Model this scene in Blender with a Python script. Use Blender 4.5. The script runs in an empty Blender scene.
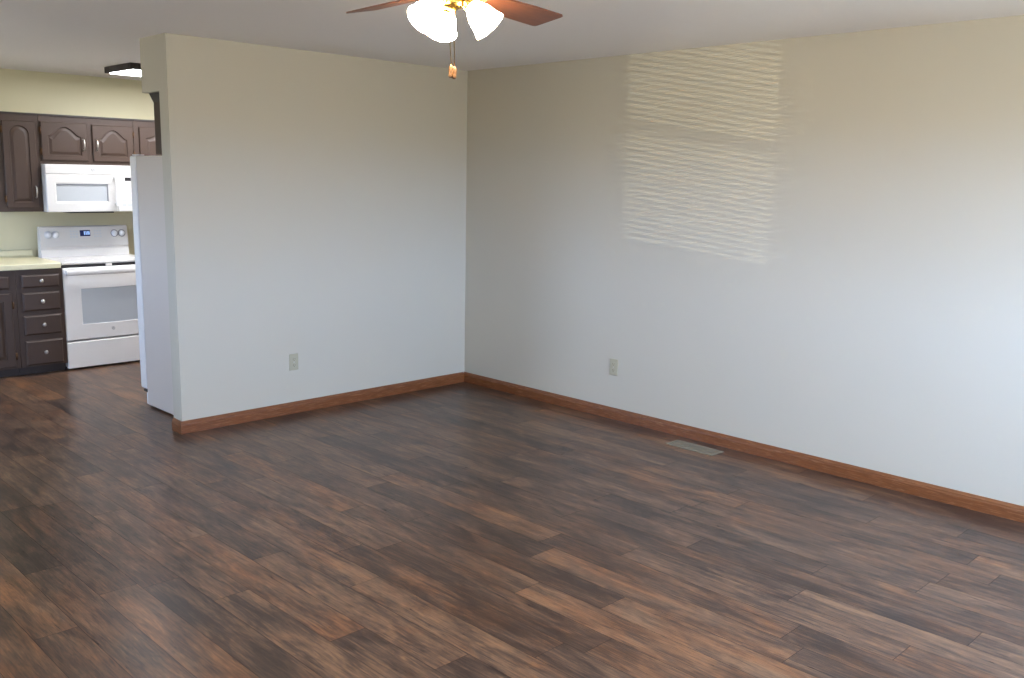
import bpy, bmesh, math, random
from mathutils import Vector, Matrix
random.seed(7)
sc = bpy.context.scene
COL = sc.collection
PI = math.pi

# ------------------------------------------------------------------ camera
F, PITCH, ROLL, YAW = 924.11, 0.172604, 0.0194091, 0.781393
CAM = Vector((-4.90099, -5.48162, 1.63761))
fw = Vector((math.sin(YAW)*math.cos(PITCH), math.cos(YAW)*math.cos(PITCH), -math.sin(PITCH)))
rt = Vector((math.cos(YAW), -math.sin(YAW), 0)); up = rt.cross(fw)
r2 = rt*math.cos(ROLL) + up*math.sin(ROLL); u2 = -rt*math.sin(ROLL) + up*math.cos(ROLL)
cd = bpy.data.cameras.new('camera'); cam = bpy.data.objects.new('camera', cd); COL.objects.link(cam)
cd.sensor_width = 36; cd.lens = F/1024*36; cd.clip_start = .05
m = Matrix((r2, u2, -fw)).transposed().to_4x4(); m.translation = CAM
cam.matrix_world = m
sc.camera = cam

# ------------------------------------------------------------------ room numbers
H = 2.44
XL, YR, YK = -5.60, -6.10, 3.04          # left wall, rear wall, kitchen wall
L, WT = 2.387, 0.118                      # length and thickness of the partition wall
REAR_WIN = [(-4.50, -3.64, .78, 1.95, True), (-3.12, -2.05, .85, 2.05, False), (-1.40, -0.42, .95, 2.05, False)]    # x0, x1, z0, z1, blinds; unseen, plain ones sized and placed to match daylight
LEFT_WIN = [(-5.80, -4.55, 1.20, 2.25), (.85, 1.85, 1.00, 1.98)]    # y0, y1, z0, z1; unseen, added and sized for the daylight they give

# ------------------------------------------------------------------ sky, daylight, exposure
SKY_STRENGTH, SKY, GROUND = 45.0, (.52, .69, 1.10), (.255, .25, .24)
w = bpy.data.worlds.new('sky'); sc.world = w; w.use_nodes = True
nt = w.node_tree; nt.nodes.clear()
tc = nt.nodes.new('ShaderNodeTexCoord'); sx = nt.nodes.new('ShaderNodeSeparateXYZ')
cr = nt.nodes.new('ShaderNodeValToRGB'); bg = nt.nodes.new('ShaderNodeBackground'); ow = nt.nodes.new('ShaderNodeOutputWorld')
mr = nt.nodes.new('ShaderNodeMapRange'); mr.inputs[1].default_value = -1; mr.inputs[2].default_value = 1
nt.links.new(tc.outputs['Generated'], sx.inputs[0]); nt.links.new(sx.outputs[2], mr.inputs[0])
nt.links.new(mr.outputs[0], cr.inputs[0]); nt.links.new(cr.outputs[0], bg.inputs[0]); nt.links.new(bg.outputs[0], ow.inputs[0])
cr.color_ramp.elements[0].position = 0; cr.color_ramp.elements[0].color = (*GROUND, 1)
cr.color_ramp.elements[1].position = 1; cr.color_ramp.elements[1].color = (.52, .66, .98, 1)
e = cr.color_ramp.elements.new(.495); e.color = (*GROUND, 1)
e = cr.color_ramp.elements.new(.515); e.color = (*SKY, 1)
bg.inputs[1].default_value = SKY_STRENGTH
sc.view_settings.view_transform = 'Standard'; sc.view_settings.look = 'None'
sc.cycles.use_adaptive_sampling = False      # keep the faint stripes on the wall from being cut short
sc.view_settings.gamma = 1; sc.view_settings.use_curve_mapping = False
sc.view_settings.exposure = 0.18
FAN_EMIT, KITCHEN_EMIT, GLINT = 105.0, 31.0, 2900.0

def portal(name, loc, rot, sx_, sy_):
    ld = bpy.data.lights.new(name, 'AREA'); ld.shape = 'RECTANGLE'; ld.size = sx_; ld.size_y = sy_
    ld.cycles.is_portal = True
    o = bpy.data.objects.new(name, ld); o.location = loc; o.rotation_euler = rot; COL.objects.link(o)
for x0, x1, z0, z1, b in REAR_WIN:
    portal('window_portal', ((x0+x1)/2, YR-.11, (z0+z1)/2), (PI/2, 0, 0), x1-x0, z1-z0)
for y0, y1, z0, z1 in LEFT_WIN:
    portal('window_portal', (XL-.11, (y0+y1)/2, (z0+z1)/2), (PI/2, 0, -PI/2), y1-y0, z1-z0)
# sun glint off something shiny outside, low beyond the rear window: throws the blind's stripes on the right wall
gl = bpy.data.lights.new('sun_glint', 'SPOT'); gl.energy = GLINT; gl.color = (1, .9, .74); gl.shadow_soft_size = .006
gl.spot_size = math.radians(7.4); gl.spot_blend = .1
go = bpy.data.objects.new('sun_glint', gl); COL.objects.link(go); go.location = (-11, -13, .2)
go.rotation_euler = (Vector((-4.0, YR, 1.35)) - go.location).to_track_quat('-Z', 'Y').to_euler()

# ------------------------------------------------------------------ helpers
def srgb(r, g, b):
    f = lambda c: (c/255/12.92 if c/255 <= .04045 else ((c/255+.055)/1.055)**2.4)
    return (f(r), f(g), f(b), 1)

def mat(name, col, rough=.5, metal=0., noise=0., nscale=20., stretch=None, bump=0., emit=None, coat=0., spec=.5):
    m = bpy.data.materials.new(name); m.use_nodes = True
    nt = m.node_tree; b = nt.nodes['Principled BSDF']
    b.inputs['Base Color'].default_value = col; b.inputs['Roughness'].default_value = rough
    b.inputs['Metallic'].default_value = metal; b.inputs['Coat Weight'].default_value = coat
    b.inputs['Specular IOR Level'].default_value = spec
    if noise or bump:
        t = nt.nodes.new('ShaderNodeTexCoord'); mp = nt.nodes.new('ShaderNodeMapping')
        n = nt.nodes.new('ShaderNodeTexNoise'); n.inputs['Scale'].default_value = nscale; n.inputs['Detail'].default_value = 5
        if stretch: mp.inputs['Scale'].default_value = stretch
        nt.links.new(t.outputs['Object'], mp.inputs[0]); nt.links.new(mp.outputs[0], n.inputs['Vector'])
        if noise:
            mx = nt.nodes.new('ShaderNodeMix'); mx.data_type = 'RGBA'
            mx.inputs['A'].default_value = tuple(c*(1-noise) for c in col[:3])+(1,)
            mx.inputs['B'].default_value = tuple(min(1, c*(1+noise)) for c in col[:3])+(1,)
            nt.links.new(n.outputs['Fac'], mx.inputs['Factor']); nt.links.new(mx.outputs['Result'], b.inputs['Base Color'])
        if bump:
            bp = nt.nodes.new('ShaderNodeBump'); bp.inputs['Strength'].default_value = bump; bp.inputs['Distance'].default_value = .002
            nt.links.new(n.outputs['Fac'], bp.inputs['Height']); nt.links.new(bp.outputs[0], b.inputs['Normal'])
    if emit:
        b.inputs['Emission Color'].default_value = (*emit[0], 1); b.inputs['Emission Strength'].default_value = emit[1]
    return m

M = {}
M['wall'] = mat('wall_paint', srgb(190, 183, 166), .6, noise=.012, nscale=3, bump=.05)
M['kwall'] = mat('kitchen_wall_paint', srgb(212, 204, 170), .6, noise=.012, nscale=3)
M['ceiling'] = mat('ceiling_paint', srgb(236, 232, 229), .8, noise=.02, nscale=60, bump=.15)
M['oak'] = mat('stained_oak', srgb(114, 66, 34), .36, noise=.5, nscale=14, stretch=(1.2, 1.2, 14))
M['cab'] = mat('brown_cabinet_paint', srgb(63, 45, 34), .52, noise=.06, nscale=12, stretch=(3, 3, 1))
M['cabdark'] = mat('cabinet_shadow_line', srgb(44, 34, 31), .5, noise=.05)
M['counter'] = mat('yellow_laminate', srgb(228, 219, 180), .3, noise=.03, nscale=80)
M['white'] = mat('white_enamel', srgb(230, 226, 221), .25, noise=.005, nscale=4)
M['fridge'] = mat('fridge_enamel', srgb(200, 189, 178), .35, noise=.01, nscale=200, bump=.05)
M['panelshaded'] = mat('control_panel_shaded_white', srgb(206, 203, 200), .35, noise=.005)  # enamel white greyed: the shade under the microwave is in the colour
M['ovenwhite'] = mat('microwave_enamel', srgb(216, 213, 209), .3, noise=.005)
M['whiteplastic'] = mat('white_plastic', srgb(226, 227, 230), .35, noise=.005)
M['greyglass'] = mat('grey_oven_glass', srgb(184, 188, 191), .12, noise=.02, nscale=3)
M['palegrey'] = mat('pale_grey_print', srgb(196, 199, 204), .4, noise=.01)
M['grey'] = mat('grey_plastic', srgb(130, 132, 138), .35, noise=.02)
M['black'] = mat('black_rubber', srgb(22, 21, 23), .5, noise=.1)
M['display'] = mat('display_glass', srgb(34, 44, 92), .15, noise=.05)
M['digits'] = mat('lit_digits', srgb(150, 190, 235), .4, noise=.01, emit=((.45, .65, 1), .5))
M['nickel'] = mat('brushed_nickel', srgb(200, 196, 188), .28, metal=1, noise=.04, nscale=40)
M['bronze'] = mat('bronze_hinge', srgb(92, 66, 44), .4, metal=.8, noise=.1)
M['brass'] = mat('polished_brass', srgb(206, 168, 84), .22, metal=1, noise=.04)
M['fanbody'] = mat('antique_brass', srgb(170, 132, 66), .3, metal=1, noise=.06)
M['blade'] = mat('fan_blade_wood', srgb(104, 60, 38), .4, noise=.45, nscale=7, stretch=(1.5, 14, 14))
M['fob'] = mat('wooden_fob', srgb(104, 72, 42), .45, noise=.25, nscale=60)
M['ivory'] = mat('ivory_plastic', srgb(174, 167, 142), .35, noise=.01)
M['slot'] = mat('outlet_slot', srgb(84, 80, 66), .5, noise=.05)
M['vent'] = mat('tan_vent_metal', srgb(134, 124, 104), .4, metal=.2, noise=.06, nscale=30)
M['ventdark'] = mat('vent_slots', srgb(94, 88, 74), .6, noise=.1)
M['fixture'] = mat('dark_fixture_frame', srgb(58, 50, 50), .5, noise=.05)
M['diffuser'] = mat('lit_diffuser', srgb(245, 246, 250), .5, noise=.005, emit=((.93, .95, 1.0), KITCHEN_EMIT))
M['shade'] = mat('lit_shade_glass', srgb(250, 240, 215), .4, noise=.005, emit=((1.0, .80, .52), FAN_EMIT))
M['trim'] = mat('white_window_trim', srgb(228, 226, 220), .45, noise=.01)
M['blind'] = mat('blind_slat', srgb(230, 226, 214), .5, noise=.01)

def glass_pane():
    m = bpy.data.materials.new('window_glass'); m.use_nodes = True; nt = m.node_tree; nt.nodes.clear()
    o = nt.nodes.new('ShaderNodeOutputMaterial'); mx = nt.nodes.new('ShaderNodeMixShader')
    t = nt.nodes.new('ShaderNodeBsdfTransparent'); g = nt.nodes.new('ShaderNodeBsdfGlossy'); g.inputs['Roughness'].default_value = .02
    t.inputs[0].default_value = (.96, .98, .97, 1)
    mx.inputs[0].default_value = .06
    nt.links.new(t.outputs[0], mx.inputs[1]); nt.links.new(g.outputs[0], mx.inputs[2]); nt.links.new(mx.outputs[0], o.inputs[0])
    return m
M['pane'] = glass_pane()

def oak_wear():
    m = M['oak']; nt = m.node_tree; b = nt.nodes['Principled BSDF']; K = nt.links
    src = b.inputs['Base Color'].links[0].from_socket
    t = nt.nodes.new('ShaderNodeTexCoord'); mp = nt.nodes.new('ShaderNodeMapping'); mp.inputs['Scale'].default_value = (5, 5, 70)
    n = nt.nodes.new('ShaderNodeTexNoise'); n.inputs['Scale'].default_value = 2; n.inputs['Detail'].default_value = 6; n.inputs['Roughness'].default_value = .7
    r = nt.nodes.new('ShaderNodeMapRange'); r.inputs[1].default_value = .52; r.inputs[2].default_value = .72; r.inputs[4].default_value = .55
    mx = nt.nodes.new('ShaderNodeMix'); mx.data_type = 'RGBA'; mx.inputs['B'].default_value = srgb(176, 128, 92)
    K.new(t.outputs['Object'], mp.inputs[0]); K.new(mp.outputs[0], n.inputs['Vector']); K.new(n.outputs['Fac'], r.inputs[0])
    K.new(r.outputs[0], mx.inputs['Factor']); K.new(src, mx.inputs['A']); K.new(mx.outputs['Result'], b.inputs['Base Color'])
oak_wear()

class MB:
    """collects shapes in one bmesh; build() links them as one object"""
    def __init__(s): s.bm = bmesh.new()
    def _merge(s, b, mtx=None):
        if mtx is not None: bmesh.ops.transform(b, matrix=mtx, verts=b.verts)
        me = bpy.data.meshes.new('t'); b.to_mesh(me); b.free(); s.bm.from_mesh(me); bpy.data.meshes.remove(me)
    def box(s, x0, x1, y0, y1, z0, z1, bev=0., seg=2, mtx=None):
        b = bmesh.new(); bmesh.ops.create_cube(b, size=1)
        bmesh.ops.scale(b, vec=(abs(x1-x0), abs(y1-y0), abs(z1-z0)), verts=b.verts)
        bmesh.ops.translate(b, vec=((x0+x1)/2, (y0+y1)/2, (z0+z1)/2), verts=b.verts)
        if bev: bmesh.ops.bevel(b, geom=b.edges[:], offset=bev, segments=seg, profile=.5, affect='EDGES')
        s._merge(b, mtx); return s
    def lathe(s, prof, n=32, mtx=None, cap=True):
        b = bmesh.new(); rings = []
        for r, z in prof:
            rings.append([b.verts.new((r*math.cos(2*PI*k/n), r*math.sin(2*PI*k/n), z)) for k in range(n)])
        for a, c in zip(rings, rings[1:]):
            for k in range(n): b.faces.new((a[k], a[(k+1) % n], c[(k+1) % n], c[k]))
        if cap:
            b.faces.new(rings[0][::-1]); b.faces.new(rings[-1])
        for f in b.faces: f.smooth = len(f.verts) == 4
        bmesh.ops.recalc_face_normals(b, faces=b.faces[:])
        s._merge(b, mtx); return s
    def tube(s, pts, r, n=10):
        b = bmesh.new(); pts = [Vector(p) for p in pts]; rings = []
        rr = r if isinstance(r, (list, tuple)) else [r]*len(pts)
        for i, p in enumerate(pts):
            d = (pts[min(i+1, len(pts)-1)] - pts[max(i-1, 0)]).normalized()
            a = Vector((0, 0, 1)) if abs(d.z) < .9 else Vector((1, 0, 0))
            u = d.cross(a).normalized(); v = d.cross(u)
            rings.append([b.verts.new(p + (u*math.cos(2*PI*k/n) + v*math.sin(2*PI*k/n))*rr[i]) for k in range(n)])
        for a, c in zip(rings, rings[1:]):
            for k in range(n): b.faces.new((a[k], a[(k+1) % n], c[(k+1) % n], c[k])).smooth = True
        b.faces.new(rings[0][::-1]); b.faces.new(rings[-1])
        bmesh.ops.recalc_face_normals(b, faces=b.faces[:])
        s._merge(b); return s
    def prism(s, poly, vec, mtx=None):
        """polygon (list of 3-vectors) swept along vec"""
        b = bmesh.new(); vec = Vector(vec)
        a = [b.verts.new(Vector(p)) for p in poly]; c = [b.verts.new(Vector(p)+vec) for p in poly]
        n = len(a); b.faces.new(a[::-1]); b.faces.new(c)
        for k in range(n): b.faces.new((a[k], a[(k+1) % n], c[(k+1) % n], c[k]))
        bmesh.ops.recalc_face_normals(b, faces=b.faces[:])
        s._merge(b, mtx); return s
    def loops(s, rings, cap0=True, cap1=True, mtx=None):
        b = bmesh.new(); R = [[b.verts.new(Vector(p)) for p in r] for r in rings]; n = len(R[0])
        for a, c in zip(R, R[1:]):
            for k in range(n): b.faces.new((a[k], a[(k+1) % n], c[(k+1) % n], c[k]))
        if cap0: b.faces.new(R[0][::-1])
        if cap1: b.faces.new(R[-1])
        bmesh.ops.recalc_face_normals(b, faces=b.faces[:])
        s._merge(b, mtx); return s
    def build(s, name, m, parent=None, kind=None):
        me = bpy.data.meshes.new(name); s.bm.to_mesh(me); s.bm.free(); me.materials.append(m)
        o = bpy.data.objects.new(name, me); COL.objects.link(o)
        if parent is not None: o.parent = parent
        if kind: o['kind'] = kind
        return o

def thing(name, label, cat, loc, group=None):
    o = bpy.data.objects.new(name, None); COL.objects.link(o); o.location = loc
    o.empty_display_size = .1
    o['label'] = label; o['category'] = cat
    if group: o['group'] = group
    return o
def struct(name, mb, m, label=None):
    o = mb.build(name, m, kind='structure')
    if label: o['label'] = label
    return o

# ------------------------------------------------------------------ floor of separate-looking planks
def floor_material():
    m = bpy.data.materials.new('vinyl_plank'); m.use_nodes = True; nt = m.node_tree; N = nt.nodes; K = nt.links
    b = N['Principled BSDF']
    uv = N.new('ShaderNodeUVMap'); uv.uv_map = 'plank'
    at = N.new('ShaderNodeAttribute'); at.attribute_name = 'tone'
    sep = N.new('ShaderNodeSeparateColor'); K.new(at.outputs['Color'], sep.inputs[0])
    def noise(sx_, sy_, detail, rough=.6, dist=0.):
        mp = N.new('ShaderNodeMapping'); mp.inputs['Scale'].default_value = (sx_, sy_, 1)
        n = N.new('ShaderNodeTexNoise'); n.inputs['Scale'].default_value = 1; n.inputs['Detail'].default_value = detail
        n.inputs['Roughness'].default_value = rough; n.inputs['Distortion'].default_value = dist
        K.new(uv.outputs[0], mp.inputs[0]); K.new(mp.outputs[0], n.inputs['Vector']); return n.outputs['Fac']
    cloud = noise(9, 2.6, 4, .6, .7)      # broad weathered patches along the board
    grain = noise(120, 7, 6, .7, 1.2)          # fine grain
    streak = noise(34, 2.4, 5, .65, .8)
    warm = noise(8, 3.2, 4, .6, .6)
    def math_(op, a, b_, clamp=False):
        n = N.new('ShaderNodeMath'); n.operation = op; n.use_clamp = clamp
        for i, v in enumerate((a, b_)):
            if isinstance(v, (int, float)): n.inputs[i].default_value = v
            else: K.new(v, n.inputs[i])
        return n.outputs[0]
    # tone = plank tone + clouds + streaks + grain
    t = math_('ADD', math_('MULTIPLY', math_('SUBTRACT', cloud, .5), 1.7), sep.outputs[0])
    t = math_('ADD', t, math_('MULTIPLY', math_('SUBTRACT', streak, .5), 1.1))
    t = math_('ADD', t, math_('MULTIPLY', math_('SUBTRACT', grain, .5), 2.1), True)
    ramp = N.new('ShaderNodeValToRGB'); K.new(t, ramp.inputs[0])
    el = ramp.color_ramp.elements
    el[0].position = 0; el[0].color = srgb(*TONES[0]); el[1].position = 1; el[1].color = srgb(*TONES[3])
    el.new(.36).color = srgb(*TONES[1]); el.new(.68).color = srgb(*TONES[2])
    # rusty patches
    wf = math_('MULTIPLY', math_('SUBTRACT', math_('ADD', warm, math_('MULTIPLY', sep.outputs[1], .25)), .58), 4.0, True)
    wf = math_('MULTIPLY', wf, .75)
    mx = N.new('ShaderNodeMix'); mx.data_type = 'RGBA'; K.new(wf, mx.inputs['Factor'])
    K.new(ramp.outputs[0], mx.inputs['A'])
    mul = N.new('ShaderNodeMix'); mul.data_type = 'RGBA'; mul.blend_type = 'MULTIPLY'; mul.inputs['Factor'].default_value = 1
    K.new(ramp.outputs[0], mul.inputs['A']); mul.inputs['B'].default_value = (1.22, .90, .64, 1)
    K.new(mul.outputs['Result'], mx.inputs['B'])
    K.new(mx.outputs['Result'], b.inputs['Base Color'])
    rg = N.new('ShaderNodeMapRange'); K.new(grain, rg.inputs[0]); rg.inputs[3].default_value = FLOOR_ROUGH-.06; rg.inputs[4].default_value = FLOOR_ROUGH+.08
    K.new(rg.outputs[0], b.inputs['Roughness'])
    bp = N.new('ShaderNodeBump'); bp.inputs['Strength'].default_value = .25; bp.inputs['Distance'].default_value = .001
    K.new(grain, bp.inputs['Height']); K.new(bp.outputs[0], b.inputs['Normal'])
    return m
TONES = [(49, 37, 32), (78, 59, 48), (106, 80, 61), (134, 102, 74)]
FLOOR_ROUGH = .29

def build_floor():
    bm = bmesh.new(); uvl = bm.loops.layers.uv.new('plank'); tl = bm.loops.layers.float_color.new('tone')
    PW, PL, gap = .152, 1.22, .0018
    y0f, y1f = YR-.0, YK+.0
    # board ends seen in the photo: x in the middle of the board, y of the joint
    seen = [(-3.076, -1.655), (-3.918, -2.165), (-3.69, -1.57), (-3.49, -2.01), (-3.124, -2.965), (-2.60, -2.225), (-2.36, -3.037),
            (-2.01, -2.83), (-2.58, -3.54), (-2.2, -3.36), (-1.645, -3.816), (-2.0, -4.098), (-.48, -3.652), (-.655, -4.177),
            (-1.407, -4.449), (-2.487, -.962), (-1.94, -1.518)]
    ph = -3.044
    rnd = random.Random(11)
    rows = {}
    for x, y in seen: rows.setdefault(math.floor((x-ph)/PW), y)
    i = math.floor((XL-ph)/PW)
    while ph+i*PW < 0:
        xa, xb = max(XL, ph+i*PW), min(0, ph+(i+1)*PW)
        off = rows.get(i, rnd.uniform(-PL, 0))
        k = math.floor((y0f-off)/PL)
        while off+k*PL < y1f:
            ya, yb = max(y0f, off+k*PL), min(y1f, off+(k+1)*PL)
            tone = rnd.choice((.27, .34, .40, .46, .52, .57, .62)) + rnd.uniform(-.05, .05)
            wm = rnd.random(); ou, ov = rnd.uniform(0, 200), rnd.uniform(0, 200)
            g = gap/2
            vs = [bm.verts.new(v) for v in ((xa+g, ya+g, 0), (xb-g, ya+g, 0), (xb-g, yb-g, 0), (xa+g, yb-g, 0))]
            f = bm.faces.new(vs)
            for lp in f.loops:
                lp[uvl].uv = (lp.vert.co.x-xa+ou, lp.vert.co.y-ya+ov); lp[tl] = (tone, wm, 0, 1)
            k += 1
        i += 1
    b2 = bmesh.new(); bmesh.ops.create_cube(b2, size=1)
    me = bpy.data.meshes.new('floor'); bm.to_mesh(me); bm.free(); b2.free()
    me.materials.append(floor_material())
    o = bpy.data.objects.new('floor', me); COL.objects.link(o); o['kind'] = 'structure'
    o['label'] = 'dark weathered brown wood plank floor'
    u = MB().box(XL, 0, YR, YK, -.06, -.0012).build('seam', M['black'], o)
build_floor()

# ------------------------------------------------------------------ shell
struct('ceiling', MB().box(XL-.15, .15, YR-.15, YK+.15, H, H+.1), M['ceiling'], 'smooth white painted ceiling')
struct('wall_right', MB().box(0, .15, YR-.15, YK+.15, -.06, H), M['wall'], 'long beige wall on the right of the room')
pw = MB().prism([(-L, 0, 0), (-L, WT, 0), (-L, WT, 2.114), (-L, .362, 2.114), (-L, .362, H), (-L, 0, H)], (L, 0, 0))
struct('wall_back', pw, M['wall'], 'beige partition wall ending beside the refrigerator, boxed soffit at its top')
struct('wall_kitchen', MB().box(XL-.15, 0, YK, YK+.15, -.06, H), M['kwall'], 'cream yellow kitchen wall behind the range')
def holed(name, axis, a0, a1, base, th, holes):
    mb = MB(); hs = sorted(holes); cur = a0
    def bx(u0, u1, z0, z1):
        if u1-u0 < 1e-4 or z1-z0 < 1e-4: return
        if axis == 'x': mb.box(u0, u1, base-th, base, z0, z1)
        else: mb.box(base-th, base, u0, u1, z0, z1)
    for u0, u1, z0, z1 in hs:
        bx(cur, u0, -.06, H); bx(u0, u1, -.06, z0); bx(u0, u1, z1, H); cur = u1
    bx(cur, a1, -.06, H); return struct(name, mb, M['wall'])
holed('wall_rear', 'x', XL-.15, 0, YR, .15, [h[:4] for h in REAR_WIN])
holed('wall_left', 'y', YR, YK, XL, .15, LEFT_WIN)

def window(idx, axis, base, a0, a1, z0, z1, blinds):
    fr = MB()
    def bx(mb, u0, u1, d0, d1, z_0, z_1, bev=.003):
        if axis == 'x': mb.box(u0, u1, base+d0, base+d1, z_0, z_1, bev)
        else: mb.box(base+d0, base+d1, u0, u1, z_0, z_1, bev)
    f = .04; zm = (z0+z1)/2 if not blinds else 1.28
    bx(fr, a0, a0+f, -.10, -.03, z0, z1); bx(fr, a1-f, a1, -.10, -.03, z0, z1)
    bx(fr, a0+f, a1-f, -.10, -.03, z0, z0+f); bx(fr, a0+f, a1-f, -.10, -.03, z1-f, z1)
    root = fr.build('window_%d' % idx, M['trim'], kind='structure')
    r = MB(); bx(r, a0+f, a1-f, -.095, -.05, zm-.02, zm+.02); r.build('rail', M['trim'], root)
    p = MB(); bx(p, a0+f, a1-f, -.079, -.073, z0+f, z1-f, 0); p.build('pane', M['pane'], root)
    cs = MB(); c = .06
    bx(cs, a0-c, a0, 0, .015, z0-c, z1+c); bx(cs, a1, a1+c, 0, .015, z0-c, z1+c)
    bx(cs, a0, a1, 0, .015, z1, z1+c); bx(cs, a0-.01, a1+.01, -.03, .03, z0-.03, z0)
    cs.build('casing', M['trim'], root)
    if blinds:
        b = MB(); z = z0+.03
        while z < z1-.04:
            q = [(a0+.008, base-.025, z-.0070), (a0+.008, base-.003, z+.0070), (a0+.008, base-.003, z+.0079), (a0+.008, base-.025, z-.0061)]
            b.prism(q, (a1-a0-.016, 0, 0)); z += .0235
        b.box(a0+.006, a1-.006, base-.028, base-.001, z1-.035, z1-.005); b.box(a0+.008, a1-.008, base-.026, base-.002, z0+.004, z0+.016)
        b.build('blind', M['blind'], root)
n = 1
for x0, x1, z0, z1, bl in REAR_WIN: window(n, 'x', YR, x0, x1, z0, z1, bl); n += 1
for y0, y1, z0, z1 in LEFT_WIN: window(n, 'y', XL, y0, y1, z0, z1, False); n += 1

# baseboards: colonial profile (distance from the wall, height)
PROF = [(0, 0), (.015, 0), (.015, .054), (.0125, .060), (.012, .066), (.007, .074), (.004, .0805), (0, .0805)]
def base_run(name, p0, p1, nrm, label=None):
    p0, p1, nrm = Vector(p0), Vector(p1), Vector(nrm)
    mb = MB(); mb.prism([p0 + nrm*d + Vector((0, 0, z)) for d, z in PROF], p1-p0)
    return struct(name, mb, M['oak'], label)
base_run('baseboard_back', (-L-.015, 0, .001), (-.0155, 0, .001), (0, -1, 0), 'stained oak baseboard along the partition wall')
base_run('baseboard_end', (-L, 0, .001), (-L, WT, .001), (-1, 0, 0), 'short oak baseboard return on the wall end')
base_run('baseboard_right', (0, -1.796, .001), (0, 0, .001), (-1, 0, 0), 'stained oak baseboard from corner to the joint, right wall')
base_run('baseboard_right', (0, YR, .001), (0, -1.799, .001), (-1, 0, 0), 'long stained oak baseboard beyond the joint, right wall')
base_run('baseboard_rear', (XL, YR, .001), (0, YR, .001), (0, 1, 0))
base_run('baseboard_left', (XL, YR, .001), (XL, .45, .001), (1, 0, 0))

# ------------------------------------------------------------------ cabinet pieces
def panel_door(x0, x1, z0, z1, yf, th=.019, frame=.055, arch=0., n=28, fb=None, roundtop=False):
    """raised-panel cabinet door facing -y, optional cathedral arch"""
    fb = fb or frame; top = .036 if arch else frame
    def inner(o):
        a0, a1, b0, b1 = x0+frame+o, x1-frame-o, z0+fb+o, z1-top-o
        P = [(a0+(a1-a0)*k/n, b0) for k in range(n)] + [(a1, b0+(b1-arch-b0)*k/n) for k in range(n)]
        for k in range(n):
            t = k/n; x = a1+(a0-a1)*t; q = min(1, abs(t-.5)/.44); s = .5*(1+math.cos(PI*q)); s = s**.62
            if roundtop: s = math.sqrt(max(0, 1-(2*abs(t-.5))**2))
            P.append((x, b1-arch*(1-s)))
        P += [(a0, b1-arch+(b0-b1+arch)*k/n) for k in range(n)]
        return P
    def outer(o):
        a0, a1, b0, b1 = x0+o, x1-o, z0+o, z1-o
        return [(a0+(a1-a0)*k/n, b0) for k in range(n)] + [(a1, b0+(b1-b0)*k/n) for k in range(n)] + \
               [(a1+(a0-a1)*k/n, b1) for k in range(n)] + [(a0, b1+(b0-b1)*k/n) for k in range(n)]
    L_ = lambda P, y: [(x, y, z) for x, z in P]
    y = yf
    return MB().loops([L_(outer(0), y+th), L_(outer(0), y+.005), L_(outer(.005), y), L_(inner(0), y), L_(inner(.004), y+.009),
                       L_(inner(.012), y+.009), L_(inner(.030), y+.002)])
def drawer_front(x0, x1, z0, z1, yf, th=.019):
    b = .012
    r = lambda o, y: [(x0+o, y, z0+o), (x1-o, y, z0+o), (x1-o, y, z1-o), (x0+o, y, z1-o)]
    return MB().loops([r(0, yf+th), r(0, yf+.008), r(.004, yf+.006), r(b, yf), ])
def knob(x, z, yf, parent):
    mtx = Matrix.Translation((x, yf, z)) @ Matrix.Rotation(PI/2, 4, 'X')
    return MB().lathe([(.007, 0), (.006, .012), (.014, .017), (.016, .022), (.013, .027), (.005, .030)], 20, mtx).build('knob', M['nickel'], parent)
def pull(x, z, yf, parent, h=.09):
    pts = [(x, yf, z-h/2), (x, yf-.02, z-h/2+.006)] + [(x, yf-.02-.008*math.sin(PI*k/6), z-h/2+.008+(h-.016)*k/6) for k in range(7)] + [(x, yf-.02, z+h/2-.006), (x, yf, z+h/2)]
    return MB().tube(pts, [.006, .005, .0045, .0045, .0055, .006, .0055, .0045, .0045, .005, .006], 10).build('handle', M['nickel'], parent)
def hinge(x, z, yf, parent):
    mb = MB().tube([(x, yf-.002, z-.028), (x, yf-.002, z+.028)], .0055, 10)
    mb.box(x-.010, x+.010, yf+.001, yf+.004, z-.022, z+.022, .001)
    return mb.build('hinge', M['bronze'], parent)

UY = 2.71        # front of the wall cabinets' face frames
def wall_cabinet(label, x0, x1, z0, z1, doors, group='brown wall cabinets'):
    # local frame: world = origin + local, origin at bottom centre of the box
    ox, oz = (x0+x1)/2, z0
    t = thing('wall_cabinet', label, 'cabinet', (ox, UY, oz), group)
    mb = MB().box(x0-ox+.0008, x1-ox-.0008, 0, YK-UY-.001, .0, z1-oz, .001, 1)
    mb.build('cabinet_box', M['cab'], t)
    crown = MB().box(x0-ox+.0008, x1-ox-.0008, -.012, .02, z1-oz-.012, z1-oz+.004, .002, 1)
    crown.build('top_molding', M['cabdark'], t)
    for (a, b, c, d, arch, frame, hs, hx, hz) in doors:
        dr = panel_door(a-ox, b-ox, c-oz, d-oz, -.019, .0185, frame, arch, 28, .042, b-a < .30).build('door', M['cab'], t)
        for zz in (c+.07, d-.07): hinge(hs-ox, zz-oz, -.018, dr)
        pull(hx-ox, hz-oz, -.019, dr)
    return t
wall_cabinet('tall narrow brown wall cabinet left of the white microwave', -2.60, -2.247, 1.29, 2.075,
             [(-2.525, -2.278, 1.325, 2.012, .062, .05, -2.531, -2.303, 1.45)])
wall_cabinet('short brown two-door wall cabinet above the white microwave', -2.247, -1.472, 1.678, 2.075,
             [(-2.236, -1.868, 1.708, 2.017, .075, .052, -2.240, -1.905, 1.842), (-1.828, -1.484, 1.708, 2.010, .075, .052, -1.480, -1.797, 1.842)])
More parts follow.
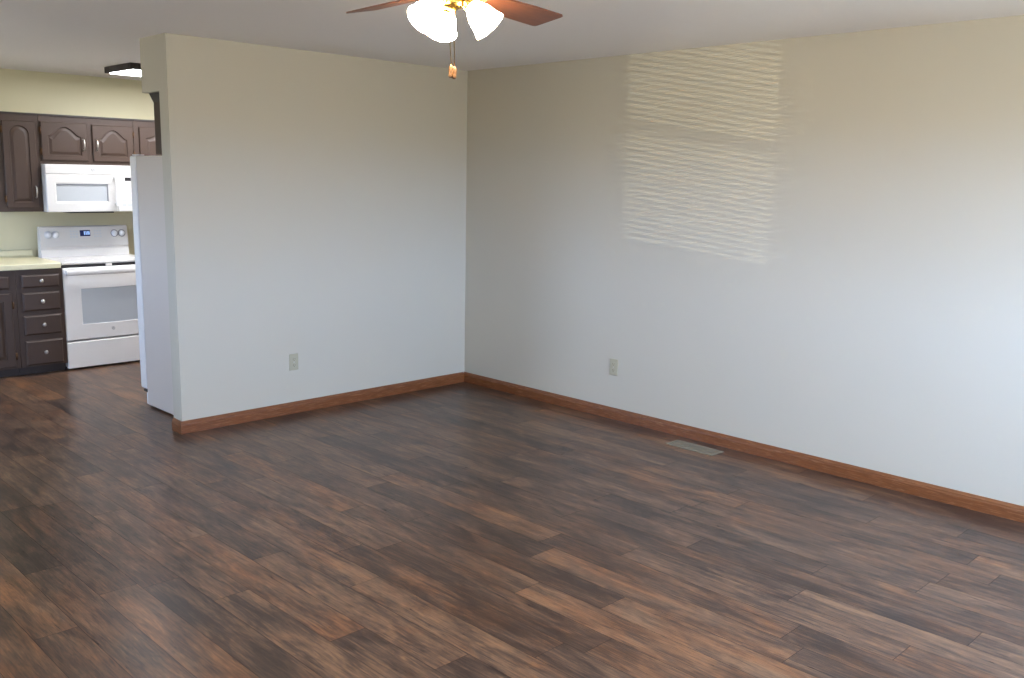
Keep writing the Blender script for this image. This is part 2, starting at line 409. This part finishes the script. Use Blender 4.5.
wall_cabinet('brown wall cabinet right of the microwave, mostly behind the refrigerator', -1.472, -.85, 1.29, 2.075,
             [(-1.425, -.905, 1.325, 2.012, .055, .055, -.90, -1.39, 1.42)])

# refrigerator cabinet under the soffit
t = thing('fridge_cabinet', 'dark brown cabinet tucked above the refrigerator under the soffit', 'cabinet', (-1.86, .23, 1.742))
MB().box(-.465, .465, -.111, .115, .0, .368, .002, 1).build('cabinet_box', M['cab'], t)
cp = MB().prism([(-.465, -.111, .318), (-.492, -.111, .3715), (-.465, -.111, .3715)], (0, .226, 0))
cp.prism([(-.465, .115, .318), (-.465, .150, .3715), (-.465, .115, .3715)], (.93, 0, 0))
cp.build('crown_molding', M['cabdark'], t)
for a, b in ((-.455, -.005), (.005, .455)):
    d_ = panel_door(a, b, .012, .31, -.019, .0185, .05, .05)
    bmesh.ops.rotate(d_.bm, cent=(0, 0, 0), matrix=Matrix.Rotation(PI, 3, 'Z'), verts=d_.bm.verts)
    bmesh.ops.translate(d_.bm, vec=(0, .115, 0), verts=d_.bm.verts)
    d_.build('door', M['cab'], t)

# base cabinets
BY = 2.375
def base_cabinet(label, x0, x1):
    ox = (x0+x1)/2
    t = thing('base_cabinet', label, 'cabinet', (ox, BY, 0), 'brown base cabinets')
    MB().box(x0-ox+.0005, x1-ox-.0005, 0, YK-BY-.002, .07, .853, .001, 1).build('cabinet_box', M['cab'], t)
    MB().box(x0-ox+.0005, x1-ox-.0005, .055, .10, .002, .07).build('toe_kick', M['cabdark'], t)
    return t, ox
t, ox = base_cabinet('brown base cabinet with a stack of four drawers beside the range', -2.60, -2.2475)
for z0, z1 in ((.706, .808), (.520, .668), (.327, .484), (.083, .282)):
    d = drawer_front(-2.562-ox, -2.278-ox, z0, z1, -.019).build('drawer', M['cab'], t)
    knob(-2.42-ox, (z0+z1)/2+.002, -.019, d)
t, ox = base_cabinet('brown base cabinet with a door below a drawer, cut by picture edge', -3.10, -2.6005)
d = drawer_front(-3.05-ox, -2.648-ox, .706, .808, -.019).build('drawer', M['cab'], t); knob(-2.85-ox, .757, -.019, d)
d = panel_door(-3.05-ox, -2.64-ox, .088, .672, -.019, .0185, .06, .0).build('door', M['cab'], t)
for zz in (.172, .578): hinge(-2.634-ox, zz, -.018, d)
knob(-3.015-ox, .60, -.019, d)

t = thing('countertop', 'pale yellow laminate countertop over the brown base cabinets', 'countertop', (-2.675, 2.69, .854))
cs = [(2.352, 0), (2.350, .008), (2.350, .036), (2.355, .043), (2.364, .046), (2.98, .046), (3.0, .05), (3.01, .06), (3.013, .098), (3.02, .102), (3.038, .102), (3.038, 0)]
MB().prism([(-.425, y-2.69, z) for y, z in cs], (.838, 0, 0)).build('counter_slab', M['counter'], t)

# ------------------------------------------------------------------ range
def circle(cx, cz, y, r, n=24): return [(cx+r*math.cos(2*PI*k/n), y, cz+r*math.sin(2*PI*k/n)) for k in range(n)]
def disc(mb, cx, cz, y, r, th=.002, n=24): mb.loops([circle(cx, cz, y, r, n), circle(cx, cz, y-th, r, n)]); return mb
def ring(mb, cx, cz, y, r0, r1, th=.002, n=28):
    mb.loops([circle(cx, cz, y, r0, n), circle(cx, cz, y, r1, n), circle(cx, cz, y-th, r1, n), circle(cx, cz, y-th, r0, n), circle(cx, cz, y, r0, n)], False, False); return mb
def monogram(mb, cx, cz, y, r):
    """round badge: thin ring and two looping script strokes"""
    ring(mb, cx, cz, y, r*.84, r)
    for s in (-1, 1):
        pts = [(cx+s*r*(.30+.26*math.cos(a)), y-.0008, cz+r*.34*math.sin(a)) for a in [2*PI*k/16 for k in range(15)]]
        mb.tube(pts, r*.055, 6)
    mb.tube([(cx-r*.5, y-.0008, cz-r*.45), (cx, y-.0008, cz), (cx+r*.5, y-.0008, cz+r*.45)], r*.05, 6)
RX0, RX1, RY = -2.2445, -1.4845, 2.372
rc = (RX0+RX1)/2; hw = (RX1-RX0)/2
t = thing('range', 'white electric range with oven window standing below the microwave', 'range', (rc, RY, 0))
b = MB().box(-hw, hw, .045, YK-RY-.01, .026, .862, .004, 2)
b.build('body', M['white'], t)
MB().box(-hw+.02, hw-.02, .06, .5, .002, .0255).build('toe_kick', M['black'], t)
MB().box(-hw+.004, hw-.004, .030, .0448, .240, .866, .002).build('gasket', M['black'], t)
ct = MB().box(-hw, hw, .022, .50, .870, .893, .008, 3)
ct.build('cooktop', M['white'], t)
for cx, cy, r in ((-.19, .15, .11), (.19, .15, .09), (-.19, .38, .08), (.19, .38, .10)):
    n_ = 32
    cir = lambda rr, zz: [(cx+rr*math.cos(2*PI*k/n_), cy+rr*math.sin(2*PI*k/n_), zz) for k in range(n_)]
    el = MB(); el.loops([cir(r-.004, .8931), cir(r, .8931), cir(r, .8937), cir(r-.004, .8937), cir(r-.004, .8931)], False, False)
    el.build('burner_marking', M['palegrey'], t)
# oven door
dz0, dz1 = .247, .846
od = MB()
wx0, wx1, wz0, wz1 = -.247, .247, .373, .672
def rr(x0, x1, z0, z1, r, y, n=5):
    P = []
    for cx, cz, a in ((x1-r, z1-r, 0), (x0+r, z1-r, PI/2), (x0+r, z0+r, PI), (x1-r, z0+r, 1.5*PI)):
        P += [(cx+r*math.cos(a+PI/2*k/n), y, cz+r*math.sin(a+PI/2*k/n)) for k in range(n+1)]
    return P
od.loops([rr(-hw, hw, dz0, dz1, .004, .029), rr(-hw, hw, dz0, dz1, .006, .006), rr(-hw+.006, hw-.006, dz0+.006, dz1-.006, .006, 0),
          rr(wx0, wx1, wz0, wz1, .004, 0), rr(wx0+.003, wx1-.003, wz0+.003, wz1-.003, .003, .0025)], True, False)
door = od.build('oven_door', M['white'], t)
MB().loops([rr(wx0+.001, wx1-.001, wz0+.001, wz1-.001, .003, .0045), rr(wx0+.001, wx1-.001, wz0+.001, wz1-.001, .003, .0021)]).build('window_glass', M['greyglass'], door)
hb = MB()
hp = [(-hw+.012+2*(hw-.012)*k/24, -.046-.006*math.sin(PI*k/24), .812) for k in range(25)]
b2 = []
for x, y, z in hp:
    b2.append([(x, y+.016*math.cos(a)*.8, z+.024*math.sin(a)) for a in [2*PI*k/14 for k in range(14)]])
hb.loops(b2)
for s in (-1, 1): hb.box(s*(hw-.035)-.016, s*(hw-.035)+.016, -.046, .002, .797, .827, .005)
hb.build('handle', M['white'], door)
mg = MB(); monogram(mg, 0, .322, 0, .013); mg.build('badge', M['grey'], door)
# vent slits above the door
vs = MB()
for a, c in ((-hw+.02, -.03), (.03, hw-.02)): vs.box(a, c, .024, .040, .852, .866, .002)
vs.build('vent_slit', M['black'], t)
MB().box(-.026, .026, .020, .040, .849, .868, .004).build('door_latch', M['white'], t)
dr = MB().box(-hw, hw, 0, .0445, .016, .234, .006, 3); dr.build('storage_drawer', M['white'], t)
# backguard
bgd = MB(); bw = hw-.010
y0 = .512
bgd.prism([(-bw, .50, .8745), (-bw, .512, .955), (-bw, .530, .980), (-bw, .585, .980), (-bw, .585, .8745)], (2*bw, 0, 0))
bgd.build('backguard', M['white'], t)
FT = lambda z: .503 + (z-.985)*.16       # tilt of the control face
ph_ = MB().prism([(-bw, FT(.985), .9805), (-bw, FT(1.15)-.002, 1.144), (-bw, FT(1.15)+.010, 1.154), (-bw, .575, 1.154), (-bw, .585, .9805)], (2*bw, 0, 0))
panel = ph_.build('control_panel', M['panelshaded'], t)
for x, z in ((-.305, 1.085), (-.245, 1.085), (.253, 1.085), (.318, 1.085)):
    mtx = Matrix.Translation((x, FT(z), z)) @ Matrix.Rotation(PI/2-.16, 4, 'X')
    dk = x > 0
    k_ = MB().lathe([(.026, -.002), (.026, .004), (.0225, .006), (.0205, .022), (.018, .025), (.002, .0255)], 24, mtx).build('knob', M['whiteplastic'], panel)
    MB().lathe([(.0325, -.002), (.0325, .0015), (.027, .0018)], 28, mtx, True).build('dial_ring', M['grey'] if dk else M['palegrey'], k_)
def tilted(mb, x0, x1, z0, z1, d):
    mb.prism([(x0, FT(z0)+.002, z0), (x0, FT(z0)-d, z0), (x0, FT(z1)-d, z1), (x0, FT(z1)+.002, z1)], (x1-x0, 0, 0)); return mb
ds = tilted(MB(), -.042, .045, 1.066, 1.118, .0015).build('display', M['display'], panel)
dg = MB()
for x in (-.008, .006, .020, .031): # lit clock figures
    tilted(dg, x, x+.009, 1.078, 1.108, .0021)
dg.build('clock_digits', M['digits'], ds)
for i in range(3):
    for j in range(3):
        for xa in (-.125, .075):
            tilted(MB(), xa+i*.024, xa+.016+i*.024, 1.055+j*.024, 1.068+j*.024, .0008).build('button', M['palegrey'], panel)

# ------------------------------------------------------------------ microwave
MY = 2.622
t = thing('microwave', 'white over-the-range microwave mounted under the brown cabinets', 'microwave', (rc, MY, 1.285))
MB().box(-hw, hw, .03, YK-MY-.002, .002, .391, .004, 2).build('case', M['ovenwhite'], t)
vt = MB().box(-hw, hw, 0, .030, .314, .391, .005, 2); vt.build('vent_strip', M['ovenwhite'], t)
mg = MB(); monogram(mg, 0, .351, 0, .0155); mg.build('badge', M['grey'], t)
md = MB(); dxa, dxb = -hw, .196
wx0, wx1, wz0, wz1 = -.301, .118, .088, .234
md.loops([rr(dxa, dxb, .002, .312, .004, .029), rr(dxa, dxb, .002, .312, .006, .006), rr(dxa+.006, dxb-.006, .008, .306, .006, 0),
          rr(wx0-.012, wx1+.012, wz0-.012, wz1+.012, .006, 0), rr(wx0-.006, wx1+.006, wz0-.006, wz1+.006, .006, .003),
          rr(wx0, wx1, wz0, wz1, .004, .004), rr(wx0+.001, wx1-.001, wz0+.001, wz1-.001, .004, .012)], True, False)
door = md.build('door', M['ovenwhite'], t)
MB().loops([rr(wx0, wx1, wz0, wz1, .004, .014), rr(wx0, wx1, wz0, wz1, .004, .0115)]).build('window_glass', M['greyglass'], door)
fr = MB()
fr.box(wx0, wx1, .0035, .0113, wz1-.007, wz1); fr.box(wx1-.007, wx1, .0035, .0113, wz0, wz1-.007)
fr.build('window_bezel', M['grey'], door)
hd = MB()
hx = .176
b2 = []
for k in range(17):
    z = .052+.252*k/16; d = -.030-.010*math.sin(PI*k/16)
    b2.append([(hx+.013*math.cos(a), d+.009*math.sin(a), z) for a in [2*PI*j/14 for j in range(14)]])
hd.loops(b2)
for z in (.066, .290): hd.box(hx-.012, hx+.012, -.03, .002, z-.012, z+.012, .004)
hd.build('handle', M['ovenwhite'], door)
cpn = MB().box(.198, hw, 0, .0295, .002, .312, .005, 2).build('control_panel', M['ovenwhite'], t)
MB().box(.262, .345, -.001, .004, .262, .292, .001).build('display', M['black'], cpn)
for i in range(3):
    for j in range(5): MB().box(.232+i*.046, .266+i*.046, -.0008, .003, .045+j*.040, .070+j*.040).build('button', M['palegrey'], cpn)
MB().box(-.20, .16, .012, .30, -.008, .0018, .002).build('grease_filter', M['black'], t)

# ------------------------------------------------------------------ refrigerator
FX = -2.25
t = thing('refrigerator', 'white refrigerator standing behind the end of the partition wall', 'refrigerator', (FX+.455, .49, 0))
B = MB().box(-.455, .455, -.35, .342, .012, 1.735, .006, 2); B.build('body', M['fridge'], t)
for a, c, nm in ((-.455, -.075, 'freezer_door'), (-.071, .455, 'fridge_door')):
    d = MB().box(a, c, .354, .448, .118, 1.737, .012, 3).build(nm, M['white'], t)
    hx = -.105 if nm == 'freezer_door' else -.041
    h = MB().tube([(hx, 0.446, .72), (hx, 0.491, .75), (hx, 0.496, 1.1), (hx, 0.491, 1.42), (hx, 0.446, 1.45)], .011, 12); h.build('handle', M['whiteplastic'], d)
MB().box(-.448, .448, .3425, .3535, .12, 1.73).build('gasket', M['grey'], t)
MB().box(-.452, .452, .3425, .360, .012, .095, .003).build('grille', M['whiteplastic'], t)
MB().box(-.456, -.40, .345, .40, .099, .116, .003).build('lower_hinge', M['black'], t)
MB().box(-.446, -.40, .33, .42, 1.7385, 1.745, .002).build('hinge_cover', M['whiteplastic'], t)

# ------------------------------------------------------------------ kitchen ceiling light
LX, LY, LW, LD, LH = -1.90, 1.68, 1.2, .50, .048
t = thing('kitchen_ceiling_light', 'lit rectangular kitchen ceiling light with a dark frame', 'ceiling light', (LX+LW/2, LY+LD/2, H-LH))
fr = MB(); a, b_ = LW/2, LD/2; fwid = .03
fr.box(-a, a, -b_, -b_+fwid, 0, LH-.001, .004); fr.box(-a, a, b_-fwid, b_, 0, LH-.001, .004)
fr.box(-a, -a+fwid, -b_+fwid, b_-fwid, 0, LH-.001, .004); fr.box(a-fwid, a, -b_+fwid, b_-fwid, 0, LH-.001, .004)
fr.build('frame', M['fixture'], t)
MB().box(-a+fwid, a-fwid, -b_+fwid, b_-fwid, -.004, .012, .003).build('diffuser', M['diffuser'], t)

# ------------------------------------------------------------------ ceiling fan
HX, HY, BZ, BR = -2.776, -3.030, 2.25, .622
t = thing('ceiling_fan', 'ceiling fan with reddish wood blades and three lit bell shades', 'ceiling fan', (HX, HY, H))
AW = PI/2 - YAW          # heading of "away from the camera" in world angle
def dirv(phi):           # phi clockwise from "away"
    a = AW - phi; return Vector((math.cos(a), math.sin(a), 0))
zb = BZ-H
t.rotation_euler = Matrix.Rotation(math.radians(1.3), 3, dirv(0)).to_euler()      # hangs a touch out of true
MB().lathe([(.072, -.001), (.075, -.02), (.066, -.04), (.03, -.055), (.016, -.06)], 32).build('mount', M['fanbody'], t)
MB().lathe([(.014, -.05), (.014, -.09)], 16).build('downrod', M['fanbody'], t)
MB().lathe([(.03, -.085), (.085, -.095), (.118, -.115), (.125, -.135), (.118, -.155), (.09, -.172), (.06, -.178)], 40).build('motor_housing', M['fanbody'], t)
MB().lathe([(.05, -.178), (.056, -.186), (.054, -.205), (.045, -.214), (.03, -.217)], 32).build('switch_housing', M['fanbody'], t)
def fan_blade(phi):
    o = dirv(phi); rgt = Vector((o.y, -o.x, 0)); pit = math.radians(13)
    cx = rgt*math.cos(pit) + Vector((0, 0, math.sin(pit))); nz = o.cross(cx)*-1
    if nz.z < 0: nz = -nz
    mt = Matrix((o, cx, nz)).transposed().to_4x4(); mt.translation = Vector((0, 0, zb))
    P = [(.19, -.052), (.42, -.066), (BR-.016, -.0685), (BR-.004, -.064), (BR, -.056), (BR, .056), (BR-.004, .064), (BR-.016, .0685), (.42, .066), (.19, .052)]
    mb = MB(); mb.loops([[(x, y, -.003) for x, y in P], [(x, y, .003) for x, y in P]], mtx=None)
    bl = mb.build('blade', M['blade'], t); bl.matrix_local = mt
    ir = MB()
    Q = [(.075, -.016), (.15, -.014), (.20, -.036), (.25, -.034), (.255, .034), (.20, .036), (.15, .014), (.075, .016)]
    ir.loops([[(x, y, .0032) for x, y in Q], [(x, y, .0075) for x, y in Q]]); ir.build('blade_bracket', M['fanbody'], bl)
for k in range(5): fan_blade(math.radians(33.5+72*k))
# light kit
MB().lathe([(.03, -.2165), (.046, -.222), (.048, -.232), (.038, -.244), (.016, -.252), (.004, -.255)], 32).build('light_fitter', M['brass'], t)
SH = [(.022, 0), (.024, .012), (.034, .03), (.043, .05), (.0475, .07), (.052, .089), (.057, .100), (.058, .104)]
for phi in (100, 220, 340):
    o = dirv(math.radians(phi)); tilt = math.radians(44)
    ax = (o*math.sin(tilt) + Vector((0, 0, -math.cos(tilt)))).normalized()
    neck = o*.045 + Vector((0, 0, -.214))
    MB().tube([o*.026+Vector((0, 0, -.225)), o*.037+Vector((0, 0, -.219)), neck], .008, 10).build('light_arm', M['brass'], t)
    u_ = ax.cross(Vector((0, 0, 1))).normalized(); v_ = ax.cross(u_)
    mt = Matrix((u_, v_, ax)).transposed().to_4x4(); mt.translation = neck
    MB().lathe([(.010, -.008), (.020, -.002), (.024, .012), (.026, .03), (.0235, .033)], 24, mt).build('lamp_socket', M['brass'], t)
    mt2 = mt.copy(); mt2.translation = neck + ax*.022
    prof = SH + [(r-.003, z-.001) for r, z in SH[::-1]]
    sh = MB().lathe(prof, 36, mt2, cap=False).build('lamp_shade', M['shade'], t)
    MB().lathe([(.010, .012), (.014, .03), (.026, .06), (.029, .075), (.022, .088), (.010, .095)], 20, mt2).build('bulb', M['shade'], sh)
for k, (s, dz) in enumerate(((-.0055, 0), (.0055, -.004))):
    p = Vector((s*math.cos(-YAW), s*math.sin(-YAW), 0)); sway = Vector((math.cos(-YAW), math.sin(-YAW), 0))*.0098
    c = MB().tube([p*3+Vector((0, 0, -.215)), p*1.6+Vector((0, 0, -.29)), p+sway+Vector((0, 0, -.43))], .0014, 6).build('pull_chain', M['brass'], t)
    MB().lathe([(.003, .0), (.0065, -.006), (.0085, -.018), (.007, -.032), (.0085, -.036), (.005, -.042)], 16, Matrix.Translation(p+sway+Vector((0, 0, -.43+dz)))).build('fob', M['fob'], c)

# ------------------------------------------------------------------ outlets and floor register
def outlet(label, loc, rz):
    t = thing('wall_outlet', label, 'outlet', loc, 'duplex wall outlets'); t.rotation_euler = (0, 0, rz)
    MB().box(-.035, .035, -.0065, -.0003, -.0575, .0575, .003, 2).build('cover_plate', M['ivory'], t)
    for z in (-.0215, .0215):
        r = MB(); r.loops([rr(-.0165, .0165, z-.014, z+.014, .009, -.006), rr(-.0165, .0165, z-.014, z+.014, .009, -.0082)]); r = r.build('receptacle', M['ivory'], t)
        s = MB()
        s.box(-.008, -.0055, -.0086, -.0075, z-.004, z+.006); s.box(.0055, .008, -.0086, -.0075, z-.003, z+.005); disc(s, 0, z-.0085, -.0078, .0026, .0008, 12)
        s.build('slot', M['slot'], r)
    s = MB(); disc(s, 0, 0, -.006, .0035, .0016, 14); s.build('screw', M['nickel'], t)
outlet('ivory duplex outlet low on the partition wall, left of the room corner', (-1.576, 0, .361), 0)
outlet('ivory duplex outlet low on the long right-hand wall', (0, -1.545, .367), PI/2*-1)

t = thing('floor_register', 'tan metal floor vent set in the planks by the right baseboard', 'floor vent', (-.168, -2.34, 0))
f = MB(); a, b_ = .067, .172; wdt = .014
f.box(-a, a, -b_, -b_+wdt, .0005, .006, .002); f.box(-a, a, b_-wdt, b_, .0005, .006, .002)
f.box(-a, -a+wdt, -b_+wdt, b_-wdt, .0005, .006, .002); f.box(a-wdt, a, -b_+wdt, b_-wdt, .0005, .006, .002)
f.build('frame', M['vent'], t)
MB().box(-a+wdt, a-wdt, -b_+wdt, b_-wdt, .0005, .0015).build('duct_opening', M['ventdark'], t)
g = MB(); y = -b_+wdt+.006
while y < b_-wdt-.004:
    g.box(-a+wdt, a-wdt, y-.0032, y+.0032, .0016, .0048, .0008, 1); y += .0102
g.box(-.004, .004, -b_+wdt, b_-wdt, .0018, .0052)
g.build('grille', M['vent'], t)
